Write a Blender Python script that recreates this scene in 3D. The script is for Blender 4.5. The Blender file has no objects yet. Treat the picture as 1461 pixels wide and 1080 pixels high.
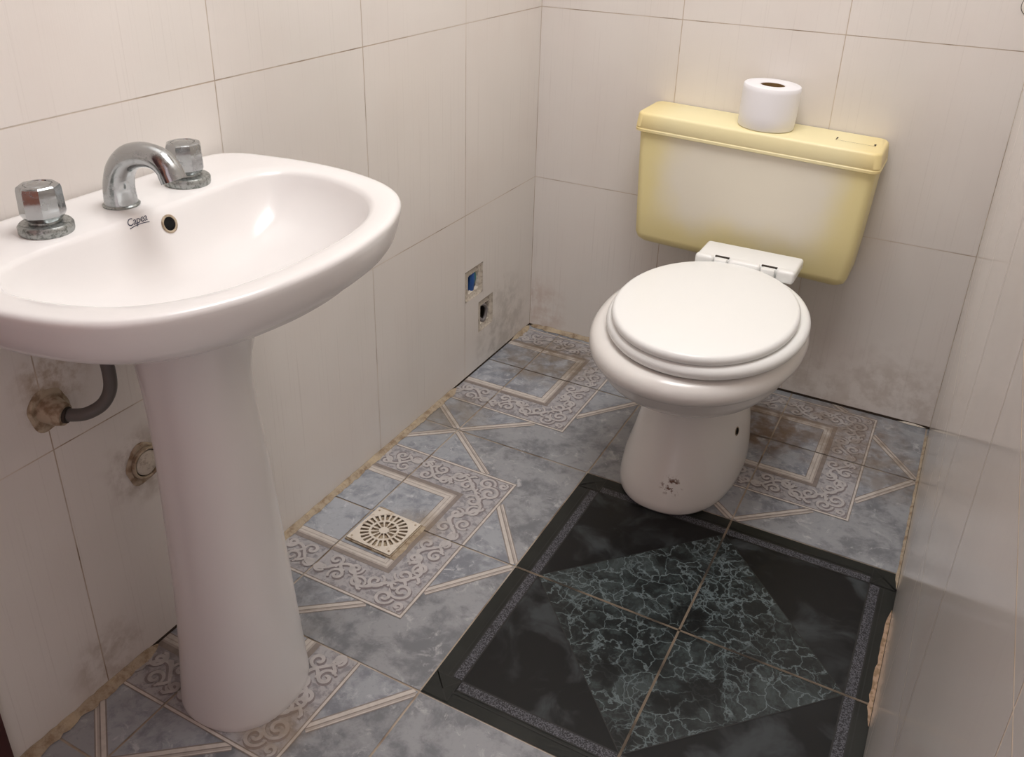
import bpy, bmesh, math, random
from math import pi, sin, cos, radians, sqrt
from mathutils import Vector, Matrix, noise
from mathutils.bvhtree import BVHTree

random.seed(7)
SC = bpy.context.scene
COL = SC.collection

# ------------------------------------------------------------------ camera, world, lights, exposure
cam_d = bpy.data.cameras.new('camera')
cam = bpy.data.objects.new('camera', cam_d)
COL.objects.link(cam)
cam_d.sensor_fit = 'HORIZONTAL'
cam_d.sensor_width = 36.0
cam_d.lens = 1263.25 / 1461 * 36.0
cam_d.shift_x = 0.0
cam_d.shift_y = (437.8 - 540.0) / 1461.0
cam_d.clip_start = 0.01
R3 = ((0.8831, -0.2242, 0.4122), (0.4685, 0.3722, -0.8012), (0.0262, 0.9006, 0.4338))
M = Matrix(R3).to_quaternion().to_matrix().to_4x4()
M.translation = Vector((0.979, -2.0136, 1.133))
cam.matrix_world = M
SC.camera = cam

SC.view_settings.view_transform = 'Standard'
SC.view_settings.look = 'None'
SC.view_settings.gamma = 1.0
SC.view_settings.use_curve_mapping = False
SC.view_settings.exposure = 0.0

world = bpy.data.worlds.new('world')
SC.world = world
world.use_nodes = True
bg = world.node_tree.nodes['Background']
bg.inputs['Color'].default_value = (0.88, 0.94, 1.0, 1)
bg.inputs['Strength'].default_value = 0.15


def area_light(name, loc, target, size, power, color, size_y=None):
    d = bpy.data.lights.new(name, 'AREA')
    d.shape = 'RECTANGLE'
    d.size = size
    d.size_y = size_y or size
    d.energy = power
    d.color = color
    o = bpy.data.objects.new(name, d)
    COL.objects.link(o)
    o.location = loc
    o.rotation_euler = (Vector(target) - Vector(loc)).to_track_quat('-Z', 'Y').to_euler()
    return o


area_light('ceiling_lamp_light', (0.64, -0.95, 2.38), (0.64, -0.95, 0), 0.80, 21.5, (0.985, 0.99, 1.0))
area_light('added_pink_fill', (0.68, -2.52, 1.10), (0.62, 0.0, 1.0), 0.50, 2.4, (1.0, 0.77, 0.79), 1.7)  # pinkish fill added behind the camera for basin and pedestal


# ------------------------------------------------------------------ node materials
def lin(r, g, b):
    def f(c):
        c /= 255.0
        return c / 12.92 if c <= 0.04045 else ((c + 0.055) / 1.055) ** 2.4
    return (f(r), f(g), f(b), 1.0)


class Mat:
    """small wrapper that builds a Principled material out of nodes"""

    def __init__(self, name, color=(200, 200, 200), rough=0.4, metal=0.0, spec=0.5, coat=0.0):
        self.m = bpy.data.materials.new(name)
        self.m.use_nodes = True
        self.t = self.m.node_tree
        self.p = self.t.nodes['Principled BSDF']
        self.p.inputs['Roughness'].default_value = rough
        self.p.inputs['Metallic'].default_value = metal
        self.p.inputs['Specular IOR Level'].default_value = spec
        self.p.inputs['Coat Weight'].default_value = coat
        self.p.inputs['Coat Roughness'].default_value = 0.05
        self.c = self.rgb(color)
        self.co = self.t.nodes.new('ShaderNodeTexCoord').outputs['Object']

    def rgb(self, c):
        n = self.t.nodes.new('ShaderNodeRGB')
        n.outputs[0].default_value = lin(*c)
        return n.outputs[0]

    def L(self, a, b):
        if isinstance(a, (int, float)):
            b.default_value = a
        elif isinstance(a, tuple):
            b.default_value = a
        else:
            self.t.links.new(a, b)

    def math(self, op, a, b=0.0, clamp=False):
        n = self.t.nodes.new('ShaderNodeMath')
        n.operation = op
        n.use_clamp = clamp
        self.L(a, n.inputs[0])
        self.L(b, n.inputs[1])
        return n.outputs[0]

    def sep(self, v=None):
        n = self.t.nodes.new('ShaderNodeSeparateXYZ')
        self.t.links.new(v or self.co, n.inputs[0])
        return n.outputs

    def scaled(self, sc=(1, 1, 1), rot=(0, 0, 0), loc=(0, 0, 0), v=None):
        n = self.t.nodes.new('ShaderNodeMapping')
        self.t.links.new(v or self.co, n.inputs['Vector'])
        n.inputs['Scale'].default_value = sc
        n.inputs['Rotation'].default_value = rot
        n.inputs['Location'].default_value = loc
        return n.outputs[0]

    def noise(self, scale, detail=3.0, rough=0.5, v=None, dist=0.0, out='Fac'):
        n = self.t.nodes.new('ShaderNodeTexNoise')
        self.t.links.new(v or self.co, n.inputs['Vector'])
        n.inputs['Scale'].default_value = scale
        n.inputs['Detail'].default_value = detail
        n.inputs['Roughness'].default_value = rough
        n.inputs['Distortion'].default_value = dist
        return n.outputs[out]

    def voronoi_edge(self, scale, v=None):
        n = self.t.nodes.new('ShaderNodeTexVoronoi')
        n.feature = 'DISTANCE_TO_EDGE'
        self.t.links.new(v or self.co, n.inputs['Vector'])
        n.inputs['Scale'].default_value = scale
        return n.outputs['Distance']

    def warp(self, scale, amt, detail=3.0, v=None):
        n = self.noise(scale, detail, 0.55, v, 0.0, 'Color')
        s = self.t.nodes.new('ShaderNodeVectorMath')
        s.operation = 'MULTIPLY_ADD'
        self.t.links.new(n, s.inputs[0])
        s.inputs[1].default_value = (amt, amt, amt)
        self.t.links.new(v or self.co, s.inputs[2])
        return s.outputs[0]

    def remap(self, fac, a, b, lo=0.0, hi=1.0):
        n = self.t.nodes.new('ShaderNodeMapRange')
        n.interpolation_type = 'SMOOTHSTEP'
        self.t.links.new(fac, n.inputs['Value'])
        for k, x in (('From Min', a), ('From Max', b), ('To Min', lo), ('To Max', hi)):
            n.inputs[k].default_value = x
        return n.outputs[0]

    def mix(self, fac, color, a=None):
        n = self.t.nodes.new('ShaderNodeMix')
        n.data_type = 'RGBA'
        self.L(fac, n.inputs['Factor'])
        self.t.links.new(a or self.c, n.inputs['A'])
        self.t.links.new(self.rgb(color) if isinstance(color, tuple) else color, n.inputs['B'])
        self.c = n.outputs['Result']
        return self

    def near(self, p, r, wob=0.35, scale=30):
        """1 inside a ragged blob of radius r around point p, 0 outside"""
        d = self.t.nodes.new('ShaderNodeVectorMath')
        d.operation = 'DISTANCE'
        self.t.links.new(self.co, d.inputs[0])
        d.inputs[1].default_value = p
        q = self.math('ADD', d.outputs['Value'], self.math('MULTIPLY', self.math('SUBTRACT', self.noise(scale, 4), 0.5), r * wob * 2))
        return self.remap(q, r, r * 0.35)

    def bump(self, h, strength=0.2, dist=0.002):
        n = self.t.nodes.new('ShaderNodeBump')
        n.inputs['Strength'].default_value = strength
        n.inputs['Distance'].default_value = dist
        self.t.links.new(h, n.inputs['Height'])
        self.t.links.new(n.outputs[0], self.p.inputs['Normal'])
        return self

    def rough(self, r):
        self.L(r, self.p.inputs['Roughness'])
        return self

    def done(self):
        self.t.links.new(self.c, self.p.inputs['Base Color'])
        return self.m


# wall tile: off-white glaze with fine vertical streaks
def wall_tile(name, sc, grime, rough=0.3, base=(229, 223, 217), streak=0.30, relief=True):
    a = Mat(name, base, rough, spec=0.5)
    st = a.noise(1.0, 4, 0.65, a.scaled(sc))
    a.mix(a.remap(st, 0.56, 0.70, 0, streak), (198, 190, 183))
    a.mix(a.remap(a.noise(4, 3), 0.4, 0.75, 0, 0.22), (216, 202, 194))
    a.mix(a.remap(a.noise(2.2, 2, v=a.scaled((1, 1, 1), loc=(3, 5, 1))), 0.5, 0.75, 0, 0.25), (206, 203, 196))
    for p, r, c, k in grime:
        f = a.math('MULTIPLY', a.near(p, r), a.remap(a.noise(22, 5, 0.65), 0.38, 0.62, 0, k))
        a.mix(f, c)
    if relief:
        a.bump(st, 0.12, 0.001)
    return a.done()


m_left = wall_tile('glazed_wall_tile_left', (60, 260, 2.5), [
    ((0, -0.16, 0.07), 0.17, (132, 122, 110), 0.33), ((0, -1.42, 0.05), 0.08, (150, 128, 102), 0.4),
    ((0, -1.41, 0.53), 0.065, (150, 120, 78), 0.7), ((0, -1.30, 0.335), 0.08, (128, 104, 82), 0.5)])
m_back = wall_tile('glazed_wall_tile_back', (260, 60, 2.5), [
    ((0.95, 0, 0.02), 0.2, (150, 128, 108), 0.3), ((0.70, 0, 0.02), 0.16, (150, 128, 108), 0.28), ((0.02, 0, 0.05), 0.12, (186, 156, 140), 0.4)])
m_right = wall_tile('glazed_wall_tile_right', (60, 260, 2.5), [
    ((1.045, -0.8, 0.0), 0.06, (150, 128, 108), 0.4)], 0.13, streak=0.12, relief=False)
m_joint = Mat('tan_wall_grout', (204, 188, 170), 0.8)
m_joint.mix(m_joint.remap(m_joint.noise(14, 4), 0.45, 0.66, 0, 0.8), (146, 124, 100))
m_joint.mix(m_joint.remap(m_joint.noise(5, 2), 0.45, 0.6, 0, 0.8), (224, 214, 202))
m_joint = m_joint.done()
m_joint_r = Mat('pale_wall_grout', (226, 212, 192), 0.8)
m_joint_r.mix(m_joint_r.remap(m_joint_r.noise(14, 4), 0.45, 0.62, 0, 0.6), (190, 170, 146))
m_joint_r = m_joint_r.done()
m_gap = Mat('grimy_floor_gap', (58, 46, 36), 0.9).done()
m_paint = Mat('white_wall_paint', (226, 220, 212), 0.7).done()
m_salmon = Mat('salmon_bounce_paint', (214, 146, 126), 0.7).done()  # salmon put on the unseen front wall to bounce pink light
m_cement = Mat('tan_cement_fillet', (176, 160, 138), 0.9)
m_cement.mix(m_cement.remap(m_cement.noise(60, 5, 0.7), 0.42, 0.68, 0, 0.8), (128, 104, 78))
m_cement.mix(m_cement.remap(m_cement.noise(18, 3), 0.5, 0.7, 0, 0.8), (196, 178, 150))
m_cement.bump(m_cement.noise(150, 5, 0.7), 0.6, 0.004)
m_cement = m_cement.done()
m_peach = Mat('peach_mortar_crumbs', (176, 148, 124), 0.9)
m_peach.mix(m_peach.remap(m_peach.noise(90, 4), 0.42, 0.6), (140, 116, 90))
m_peach = m_peach.done()


# floor tile materials
def stain_floor(a):
    for p, r, c, k in [((0.70, -0.20, 0), 0.14, (104, 74, 40), 0.85), ((0.14, -0.16, 0), 0.17, (110, 92, 66), 0.7),
                       ((0.86, -0.12, 0), 0.20, (112, 90, 66), 0.6), ((0.05, -0.5, 0), 0.12, (120, 104, 80), 0.5),
                       ((1.0, -0.24, 0), 0.12, (112, 92, 68), 0.5), ((0.06, -1.25, 0), 0.22, (88, 76, 64), 0.45),
                       ((0.27, -1.36, 0), 0.07, (142, 120, 92), 0.6), ((0.2, -0.89, 0), 0.075, (134, 112, 80), 0.45)]:
        f = a.math('MULTIPLY', a.near(p, r), a.remap(a.noise(26, 4, 0.6), 0.3, 0.62, 0.25 * k, k))
        a.mix(f, c)


def marble(name, base, dark, light, sc=1.0):
    a = Mat(name, base, 0.33)
    w = a.warp(9 * sc, 0.05)
    a.mix(a.remap(a.noise(16 * sc, 6, 0.68, w), 0.42, 0.64), dark)
    a.mix(a.remap(a.noise(30 * sc, 6, 0.7, w, 0.6), 0.55, 0.70, 0, 0.8), light)
    a.mix(a.remap(a.noise(120, 4, 0.7), 0.55, 0.72, 0, 0.4), dark)
    stain_floor(a)
    return a.done()


m_mfield = marble('grey_marble_print', (150, 151, 154), (114, 116, 120), (186, 185, 186))
m_minner = marble('pale_blue_marble_print', (166, 169, 175), (132, 136, 144), (198, 200, 203), 1.3)
m_mtri = marble('pale_marble_triangle_print', (158, 161, 166), (124, 127, 134), (192, 193, 196), 1.2)
m_band = Mat('scrollwork_band_print', (170, 167, 168), 0.33)
m_band.mix(m_band.remap(m_band.noise(60, 5, 0.7, m_band.warp(20, 0.03)), 0.45, 0.62), (140, 137, 140))
stain_floor(m_band)
m_band = m_band.done()


def flat(name, c, rough=0.35, stained=True):
    a = Mat(name, c, rough)
    a.mix(a.remap(a.noise(70, 4), 0.4, 0.7, 0, 0.25), tuple(int(x * 0.72) for x in c))
    if stained:
        stain_floor(a)
    return a.done()


m_cream = flat('cream_moulding_print', (202, 194, 186))
m_taupe = flat('taupe_moulding_print', (140, 130, 124))
m_tmid = flat('beige_moulding_print', (176, 166, 158))
m_scr_d = flat('mauve_scroll_print', (140, 131, 132))
m_scr_l = flat('light_scroll_print', (186, 181, 179))
m_fgrout = Mat('brown_floor_grout', (176, 160, 142), 0.85)
m_fgrout.mix(m_fgrout.remap(m_fgrout.noise(11, 4), 0.46, 0.64, 0, 0.85), (116, 96, 78))
m_fgrout.mix(m_fgrout.remap(m_fgrout.noise(7, 2), 0.5, 0.66, 0, 0.9), (190, 178, 164))
m_fgrout = m_fgrout.done()
m_bfield = Mat('smoky_black_marble_print', (14, 15, 16), 0.34, spec=0.25)
wv = m_bfield.warp(7, 0.09, 4)
m_bfield.mix(m_bfield.remap(m_bfield.noise(9, 4, 0.55, wv, 0.8), 0.46, 0.70), (58, 62, 64))
m_bfield.mix(m_bfield.remap(m_bfield.noise(4, 3), 0.55, 0.8, 0, 0.4), (40, 42, 43))
m_bfield = m_bfield.done()
m_bvein = Mat('veined_black_marble_print', (24, 28, 28), 0.34, spec=0.3)
wv = m_bvein.warp(20, 0.065, 6)
m_bvein.mix(m_bvein.remap(m_bvein.noise(15, 5, 0.65, wv), 0.44, 0.72, 0, 0.85), (66, 74, 74))
m_bvein.mix(m_bvein.remap(m_bvein.noise(48, 5, 0.7, wv), 0.48, 0.68, 0, 0.6), (66, 76, 76))
m_bvein.mix(m_bvein.remap(m_bvein.voronoi_edge(27, wv), 0.045, 0.0, 0, 0.6), (118, 130, 132))
m_bvein.mix(m_bvein.math('MULTIPLY', m_bvein.remap(m_bvein.voronoi_edge(52, wv), 0.09, 0.0), m_bvein.remap(m_bvein.noise(10, 3), 0.45, 0.65, 0, 0.6)), (112, 124, 126))
m_bvein.mix(m_bvein.remap(m_bvein.noise(11, 3, 0.5, wv), 0.56, 0.68, 0, 0.9), (10, 12, 12))
m_bvein = m_bvein.done()
m_bborder = Mat('black_border_print', (25, 28, 25), 0.34, spec=0.3)
m_bborder.mix(m_bborder.remap(m_bborder.noise(12, 3), 0.45, 0.65, 0, 0.7), (36, 38, 35))
m_bborder = m_bborder.done()
m_bline = Mat('black_line_print', (8, 9, 9), 0.32).done()
m_bspeck = Mat('speckled_band_print', (36, 36, 40), 0.34, spec=0.3)
m_bspeck.mix(m_bspeck.remap(m_bspeck.noise(420, 2, 0.6), 0.44, 0.58), (92, 92, 98))
m_bspeck = m_bspeck.done()
m_bgrout = Mat('tan_grout_between_black_tiles', (118, 104, 88), 0.85)
m_bgrout.mix(m_bgrout.remap(m_bgrout.noise(9, 3), 0.42, 0.6), (60, 52, 44))
m_bgrout = m_bgrout.done()

# fixtures
m_porc = Mat('white_porcelain', (231, 228, 226), 0.22, coat=0.15)
m_porc.mix(m_porc.remap(m_porc.noise(5, 2), 0.45, 0.7, 0, 0.25), (227, 220, 217))
m_porc = m_porc.done()
m_bowl = Mat('old_white_porcelain', (232, 228, 223), 0.2, coat=0.15)
RUST = (0.0154, -0.1735, 0.061)      # in the toilet's own frame
rust = m_bowl.math('MULTIPLY', m_bowl.near(RUST, 0.026, 0.25), m_bowl.remap(m_bowl.noise(110, 4, 0.65), 0.52, 0.60))
m_bowl.mix(rust, (104, 66, 38))
m_bowl = m_bowl.done()
m_seat = Mat('cream_white_seat_plastic', (244, 244, 241), 0.28).done()
m_tank = Mat('yellowed_cistern_plastic', (236, 222, 164), 0.4)
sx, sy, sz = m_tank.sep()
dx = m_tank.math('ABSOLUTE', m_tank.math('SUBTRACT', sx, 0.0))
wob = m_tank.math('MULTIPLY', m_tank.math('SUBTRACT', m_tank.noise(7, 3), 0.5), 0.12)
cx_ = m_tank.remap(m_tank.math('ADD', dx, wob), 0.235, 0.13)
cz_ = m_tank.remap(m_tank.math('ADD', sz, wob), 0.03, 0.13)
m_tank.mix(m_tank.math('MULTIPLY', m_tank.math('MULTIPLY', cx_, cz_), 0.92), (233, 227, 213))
m_tank = m_tank.done()
m_tlid = Mat('yellowed_lid_plastic', (246, 234, 186), 0.38)
m_tlid.mix(m_tlid.remap(m_tlid.math('ABSOLUTE', m_tlid.sep()[0]), 0.17, 0.27, 0, 0.7), (240, 216, 146))
m_tlid = m_tlid.done()
m_darkgap = Mat('dark_recess', (52, 44, 36), 0.8).done()
m_chrome = Mat('worn_chrome', (174, 177, 178), 0.10, metal=1.0)
m_chrome.rough(m_chrome.remap(m_chrome.noise(60, 5, 0.65), 0.4, 0.7, 0.08, 0.32))
m_chrome.mix(m_chrome.remap(m_chrome.noise(90, 5, 0.7), 0.55, 0.7, 0, 0.5), (138, 142, 142))
m_chrome = m_chrome.done()
m_scale = Mat('limescaled_chrome', (168, 172, 170), 0.35, metal=0.85)
m_scale.mix(m_scale.remap(m_scale.noise(220, 5, 0.7), 0.45, 0.62), (122, 126, 122))
m_scale.bump(m_scale.noise(240, 4), 0.4, 0.001)
m_scale = m_scale.done()
m_ink = Mat('dark_blue_print', (52, 54, 78), 0.4).done()
m_black = Mat('dark_hole', (16, 13, 11), 0.9).done()
m_grate = Mat('dirty_beige_plastic', (216, 206, 192), 0.5)
m_grate.mix(m_grate.remap(m_grate.noise(60, 5, 0.7), 0.54, 0.70, 0, 0.6), (172, 148, 120))
m_grate = m_grate.done()
m_hose = Mat('grey_rubber_hose', (96, 92, 88), 0.45).done()
m_fit = Mat('dirty_plaster_stub', (178, 162, 140), 0.85)
m_fit.mix(m_fit.remap(m_fit.noise(70, 4), 0.45, 0.66, 0, 0.8), (122, 98, 72))
m_fit.bump(m_fit.noise(120, 4), 0.6, 0.004)
m_fit = m_fit.done()
m_patch = Mat('pale_plaster_patch', (206, 196, 182), 0.9)
m_patch.mix(m_patch.remap(m_patch.noise(90, 5, 0.7), 0.48, 0.66, 0, 0.8), (156, 142, 126))
m_patch.bump(m_patch.noise(140, 4), 0.7, 0.004)
m_patch = m_patch.done()
m_blue = Mat('blue_plastic_conduit', (44, 86, 150), 0.35).done()
m_teal = Mat('teal_wire_sheath', (48, 120, 124), 0.4).done()
m_wire = Mat('grey_wire_sheath', (124, 118, 116), 0.5).done()
m_paper = Mat('white_tissue_paper', (240, 238, 240), 0.9)
m_paper.bump(m_paper.noise(300, 3), 0.15, 0.001)
m_paper = m_paper.done()
m_card = Mat('brown_cardboard', (128, 98, 58), 0.85).done()
m_maroon = Mat('maroon_painted_wood', (70, 30, 30), 0.45).done()


# ------------------------------------------------------------------ mesh helpers
def new_obj(name, bm, mats, parent=None, smooth=True, angle=40):
    me = bpy.data.meshes.new(name)
    bmesh.ops.recalc_face_normals(bm, faces=bm.faces) if smooth is not None else None
    org = Vector((0, 0, 0))
    p = parent
    while p is not None:
        org += p.location
        p = p.parent
    if org.length:
        bmesh.ops.translate(bm, vec=-org, verts=bm.verts)
    bm.to_mesh(me)
    bm.free()
    for m in (mats if isinstance(mats, (list, tuple)) else [mats]):
        me.materials.append(m)
    if smooth:
        for f in me.polygons:
            f.use_smooth = True
        try:
            me.set_sharp_from_angle(angle=radians(angle))
        except Exception:
            pass
    o = bpy.data.objects.new(name, me)
    COL.objects.link(o)
    if parent:
        o.parent = parent
    return o


def thing(name, label, cat, loc, group=None):
    o = bpy.data.objects.new(name, None)
    o.empty_display_size = 0.05
    COL.objects.link(o)
    o.location = loc
    o['label'] = label
    o['category'] = cat
    if group:
        o['group'] = group
    return o


def struct(o):
    o['kind'] = 'structure'
    return o


def loft(bm, rings, cap0=True, cap1=True, mi=0):
    vs = [[bm.verts.new(p) for p in r] for r in rings]
    n = len(rings[0])
    for a, b in zip(vs, vs[1:]):
        for i in range(n):
            f = bm.faces.new((a[i], a[(i + 1) % n], b[(i + 1) % n], b[i]))
            f.material_index = mi
    if cap0:
        bm.faces.new(vs[0][::-1]).material_index = mi
    if cap1:
        bm.faces.new(vs[-1]).material_index = mi
    return vs


def lathe(bm, prof, c, axis='z', n=40, cap0=True, cap1=True, mi=0):
    rings = []
    for r, h in prof:
        ring = []
        for i in range(n):
            t = 2 * pi * i / n
            a, b = r * cos(t), r * sin(t)
            q = {'z': (a, b, h), 'x': (h, a, b), 'y': (a, h, b)}[axis]
            ring.append(Vector(c) + Vector(q))
        rings.append(ring)
    return loft(bm, rings, cap0, cap1, mi)


def spl(pts, n):
    """Catmull-Rom through points"""
    P = [Vector(p) for p in pts]
    P = [P[0] * 2 - P[1]] + P + [P[-1] * 2 - P[-2]]
    out = []
    for k in range(1, len(P) - 2):
        for i in range(n):
            t = i / n
            a, b, c, d = P[k - 1], P[k], P[k + 1], P[k + 2]
            out.append(0.5 * ((2 * b) + (c - a) * t + (2 * a - 5 * b + 4 * c - d) * t * t + (3 * b - a - 3 * c + d) * t ** 3))
    out.append(P[-2])
    return out


def tube(bm, path, rad, n=16, cap=True, mi=0):
    rings = []
    up = Vector((0.13, 0.31, 0.94))
    for i, p in enumerate(path):
        d = (path[min(i + 1, len(path) - 1)] - path[max(i - 1, 0)]).normalized()
        a = up.cross(d).normalized()
        b = d.cross(a)
        up = b if i else b
        r = rad(i / (len(path) - 1)) if callable(rad) else rad
        rings.append([p + a * (r * cos(2 * pi * k / n)) + b * (r * sin(2 * pi * k / n)) for k in range(n)])
    return loft(bm, rings, cap, cap, mi)


def box(bm, x0, x1, y0, y1, z0, z1, bev=0.0, seg=3, mi=0):
    r = bmesh.ops.create_cube(bm, size=1.0)
    vs = r['verts']
    for v in vs:
        v.co = Vector(((x0 + x1) / 2 + v.co.x * (x1 - x0), (y0 + y1) / 2 + v.co.y * (y1 - y0), (z0 + z1) / 2 + v.co.z * (z1 - z0)))
    fs = set(f for v in vs for f in v.link_faces)
    for f in fs:
        f.material_index = mi
    if bev:
        es = list(set(e for v in vs for e in v.link_edges))
        bmesh.ops.bevel(bm, geom=es, offset=bev, segments=seg, profile=0.5, affect='EDGES')
    return vs


def se(v, n):
    return math.copysign(abs(v) ** (2.0 / n), v)


def oval(cx, cy, a, bf, bb, z, n=96, e=2.0):
    """ring; bf = half length toward -y, bb = half length toward +y"""
    out = []
    for i in range(n):
        t = 2 * pi * i / n
        s = se(sin(t), e)
        out.append(Vector((cx + a * se(cos(t), e), cy + (bb if s > 0 else bf) * s, z)))
    return out


def clip(poly, x0, x1, y0, y1):
    def cut(P, ins, inter):
        out = []
        for i, p in enumerate(P):
            q = P[(i + 1) % len(P)]
            if ins(p):
                out.append(p)
                if not ins(q):
                    out.append(inter(p, q))
            elif ins(q):
                out.append(inter(p, q))
        return out

    def at(k, v):
        return lambda p, q: tuple(p[j] + (q[j] - p[j]) * (v - p[k]) / (q[k] - p[k]) for j in (0, 1))
    for k, v, s in ((0, x0, 1), (0, x1, -1), (1, y0, 1), (1, y1, -1)):
        if len(poly) < 3:
            return []
        poly = cut(poly, lambda p: (p[k] - v) * s >= -1e-9, at(k, v))
    return poly if len(poly) >= 3 else []


# ------------------------------------------------------------------ room shell
RX0, RXE = 1.0515, 0.006            # right wall: x = RX0 + RXE*y
YF = -2.45
H = 2.42
HROWS = [0.006, 0.4364, 0.8614, 1.2864, 1.7114, 2.1364, H]
G = 0.0009


def rx(y):
    return RX0 + RXE * y


def tiled_wall(name, cols, rows, P, mat, holes=(), back=0.10, ext=(0.0, 0.0), skip=None, joint=None, GD=0.0004):
    """cols/rows: joint positions; P(u, v, d) -> point, d = depth out of the room"""
    bm = bmesh.new()
    for j in range(len(rows) - 1):
        for i in range(len(cols) - 1):
            u0, u1 = sorted((cols[i], cols[i + 1]))
            v0, v1 = rows[j], rows[j + 1]
            u0 += G; u1 -= G; v0 += G; v1 -= G
            hs = [h for h in holes if h[0] > u0 - .001 and h[1] < u1 + .001 and h[2] > v0 - .001 and h[3] < v1 + .001]
            us = sorted({u0, u1} | {h[0] for h in hs} | {h[1] for h in hs})
            vs = sorted({v0, v1} | {h[2] for h in hs} | {h[3] for h in hs})
            for a, b in zip(us, us[1:]):
                for c, d in zip(vs, vs[1:]):
                    um, vm = (a + b) / 2, (c + d) / 2
                    if any(h[0] < um < h[1] and h[2] < vm < h[3] for h in hs):
                        continue
                    if skip and skip(um, vm):
                        continue
                    f = bm.faces.new([bm.verts.new(P(*q)) for q in ((a, c, 0), (b, c, 0), (b, d, 0), (a, d, 0))])
                    f.material_index = 0
    # grout bed behind the tiles, cut round the holes, and the wall's back and edges
    ua, ub = min(cols) - ext[0], max(cols) + ext[1]
    us = sorted({ua, ub} | {h[0] for h in holes} | {h[1] for h in holes} | ({skip.u} if skip else set()))
    vs = sorted({0.0, 0.006, H} | {h[2] for h in holes} | {h[3] for h in holes} | ({skip.v} if skip else set()))
    for a, b in zip(us, us[1:]):
        for c, d in zip(vs, vs[1:]):
            um, vm = (a + b) / 2, (c + d) / 2
            if any(h[0] < um < h[1] and h[2] < vm < h[3] for h in holes):
                continue
            if skip and skip(um, vm):
                continue
            f = bm.faces.new([bm.verts.new(P(*q)) for q in ((a, c, GD), (b, c, GD), (b, d, GD), (a, d, GD))])
            f.material_index = 2 if d < 0.007 else 1
            f = bm.faces.new([bm.verts.new(P(*q)) for q in ((a, c, back), (b, c, back), (b, d, back), (a, d, back))])
            f.material_index = 3
    return struct(new_obj(name, bm, [mat, joint or m_joint, m_gap, m_paint], smooth=False))


LC = [0.0, -0.358, -0.7153, -1.0692, -1.4278, -1.58 - 0.21, -2.14, YF]
HOLE1 = (-0.3565, -0.273, 0.213, 0.293)
HOLE2 = (-0.293, -0.219, 0.106, 0.190)


class Doorway:
    def __init__(self, u, v, side):
        self.u, self.v, self.side = u, v, side

    def __call__(self, u, v):
        return (u - self.u) * self.side > 0 and v < self.v


lc2 = [0.0, -0.358, -0.7153, -1.0692, -1.4278, -1.586, -1.785, -2.14, YF]
tiled_wall('wall_left', lc2, HROWS[:-1] + [H], lambda u, v, d: (-d, u, v), m_left, [HOLE1, HOLE2], ext=(0.1, 0.1), skip=Doorway(-1.586, 2.05, -1))
tiled_wall('wall_back', [0.0, 0.353, 0.7062, RX0], HROWS, lambda u, v, d: (u, d, v), m_back, ext=(0.1, 0.1))
tiled_wall('wall_right', [0.0, -0.34, -0.69, -1.03, -1.373, -1.72, -2.07, YF], HROWS,
           lambda u, v, d: (rx(u) + d, u, v), m_right, ext=(0.1, 0.1), joint=m_joint_r, GD=0.00012)
tiled_wall('wall_front', [0.0, 0.33, RX0 - 0.014], HROWS, lambda u, v, d: (u, YF - d, v), m_salmon, ext=(0.1, 0.1), skip=Doorway(0.33, 2.05, 1))  # unseen wall: salmon for pink bounce, opening cut for the added fill

bm = bmesh.new()
box(bm, -0.1, RX0 + 0.1, YF - 0.1, 0.1, H, H + 0.08)
struct(new_obj('ceiling', bm, m_paint, smooth=False))

# ---- floor
T = 0.32
FX = [0.1002 - T, 0.1002, 0.4222, 0.7344, 1.0462, 1.0462 + T]
FY = [-0.2321 + T, -0.2321, -0.5573, -0.8873, -1.2049, -1.527, -1.85, -2.17, YF - 0.05]
fm = [m_fgrout, m_mfield, m_minner, m_mtri, m_band, m_cream, m_taupe, m_tmid, m_scr_d, m_scr_l,
      m_bfield, m_bvein, m_bborder, m_bline, m_bspeck, m_bgrout]
GR, FIELD, INNER, TRI, BAND, CREAM, TAUPE, TMID, SCD, SCL, BF, BV, BB, BL, BS, BG = range(16)
fb = bmesh.new()


def fpoly(pts, z, mi):
    pts = clip([tuple(p) for p in pts], 0.0, RX0, YF, 0.0)
    # right wall is a hair out of square
    if len(pts) < 3:
        return
    try:
        f = fb.faces.new([fb.verts.new((x, y, z)) for x, y in pts])
    except ValueError:
        return
    f.normal_update()
    if f.normal.z < 0:
        f.normal_flip()
    f.material_index = mi


fpoly([(0, 0), (RX0, 0), (RX0, YF), (0, YF)], -0.0012, GR)


def ribbon(pts, w, z, mi, mp):
    z0 = z
    n = len(pts)
    L, R = [], []
    for i, p in enumerate(pts):
        a, b = pts[max(0, i - 1)], pts[min(n - 1, i + 1)]
        d = Vector((b[0] - a[0], b[1] - a[1]))
        d = d.normalized() if d.length else Vector((1, 0))
        k = w * (0.45 + 0.55 * sin(pi * (0.12 + 0.8 * i / (n - 1))))
        L.append((p[0] - d.y * k, p[1] + d.x * k))
        R.append((p[0] + d.y * k, p[1] - d.x * k))
    for i in range(n - 1):
        fpoly([mp(*L[i]), mp(*L[i + 1]), mp(*R[i + 1]), mp(*R[i])], z0 + i % 2 * 0.000006, mi)


def spiral(cx, cy, r0, r1, t0, turns, n=26):
    return [(cx + (r0 + (r1 - r0) * i / n) * cos(t0 + turns * 2 * pi * i / n),
             cy + (r0 + (r1 - r0) * i / n) * sin(t0 + turns * 2 * pi * i / n)) for i in range(n + 1)]


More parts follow.
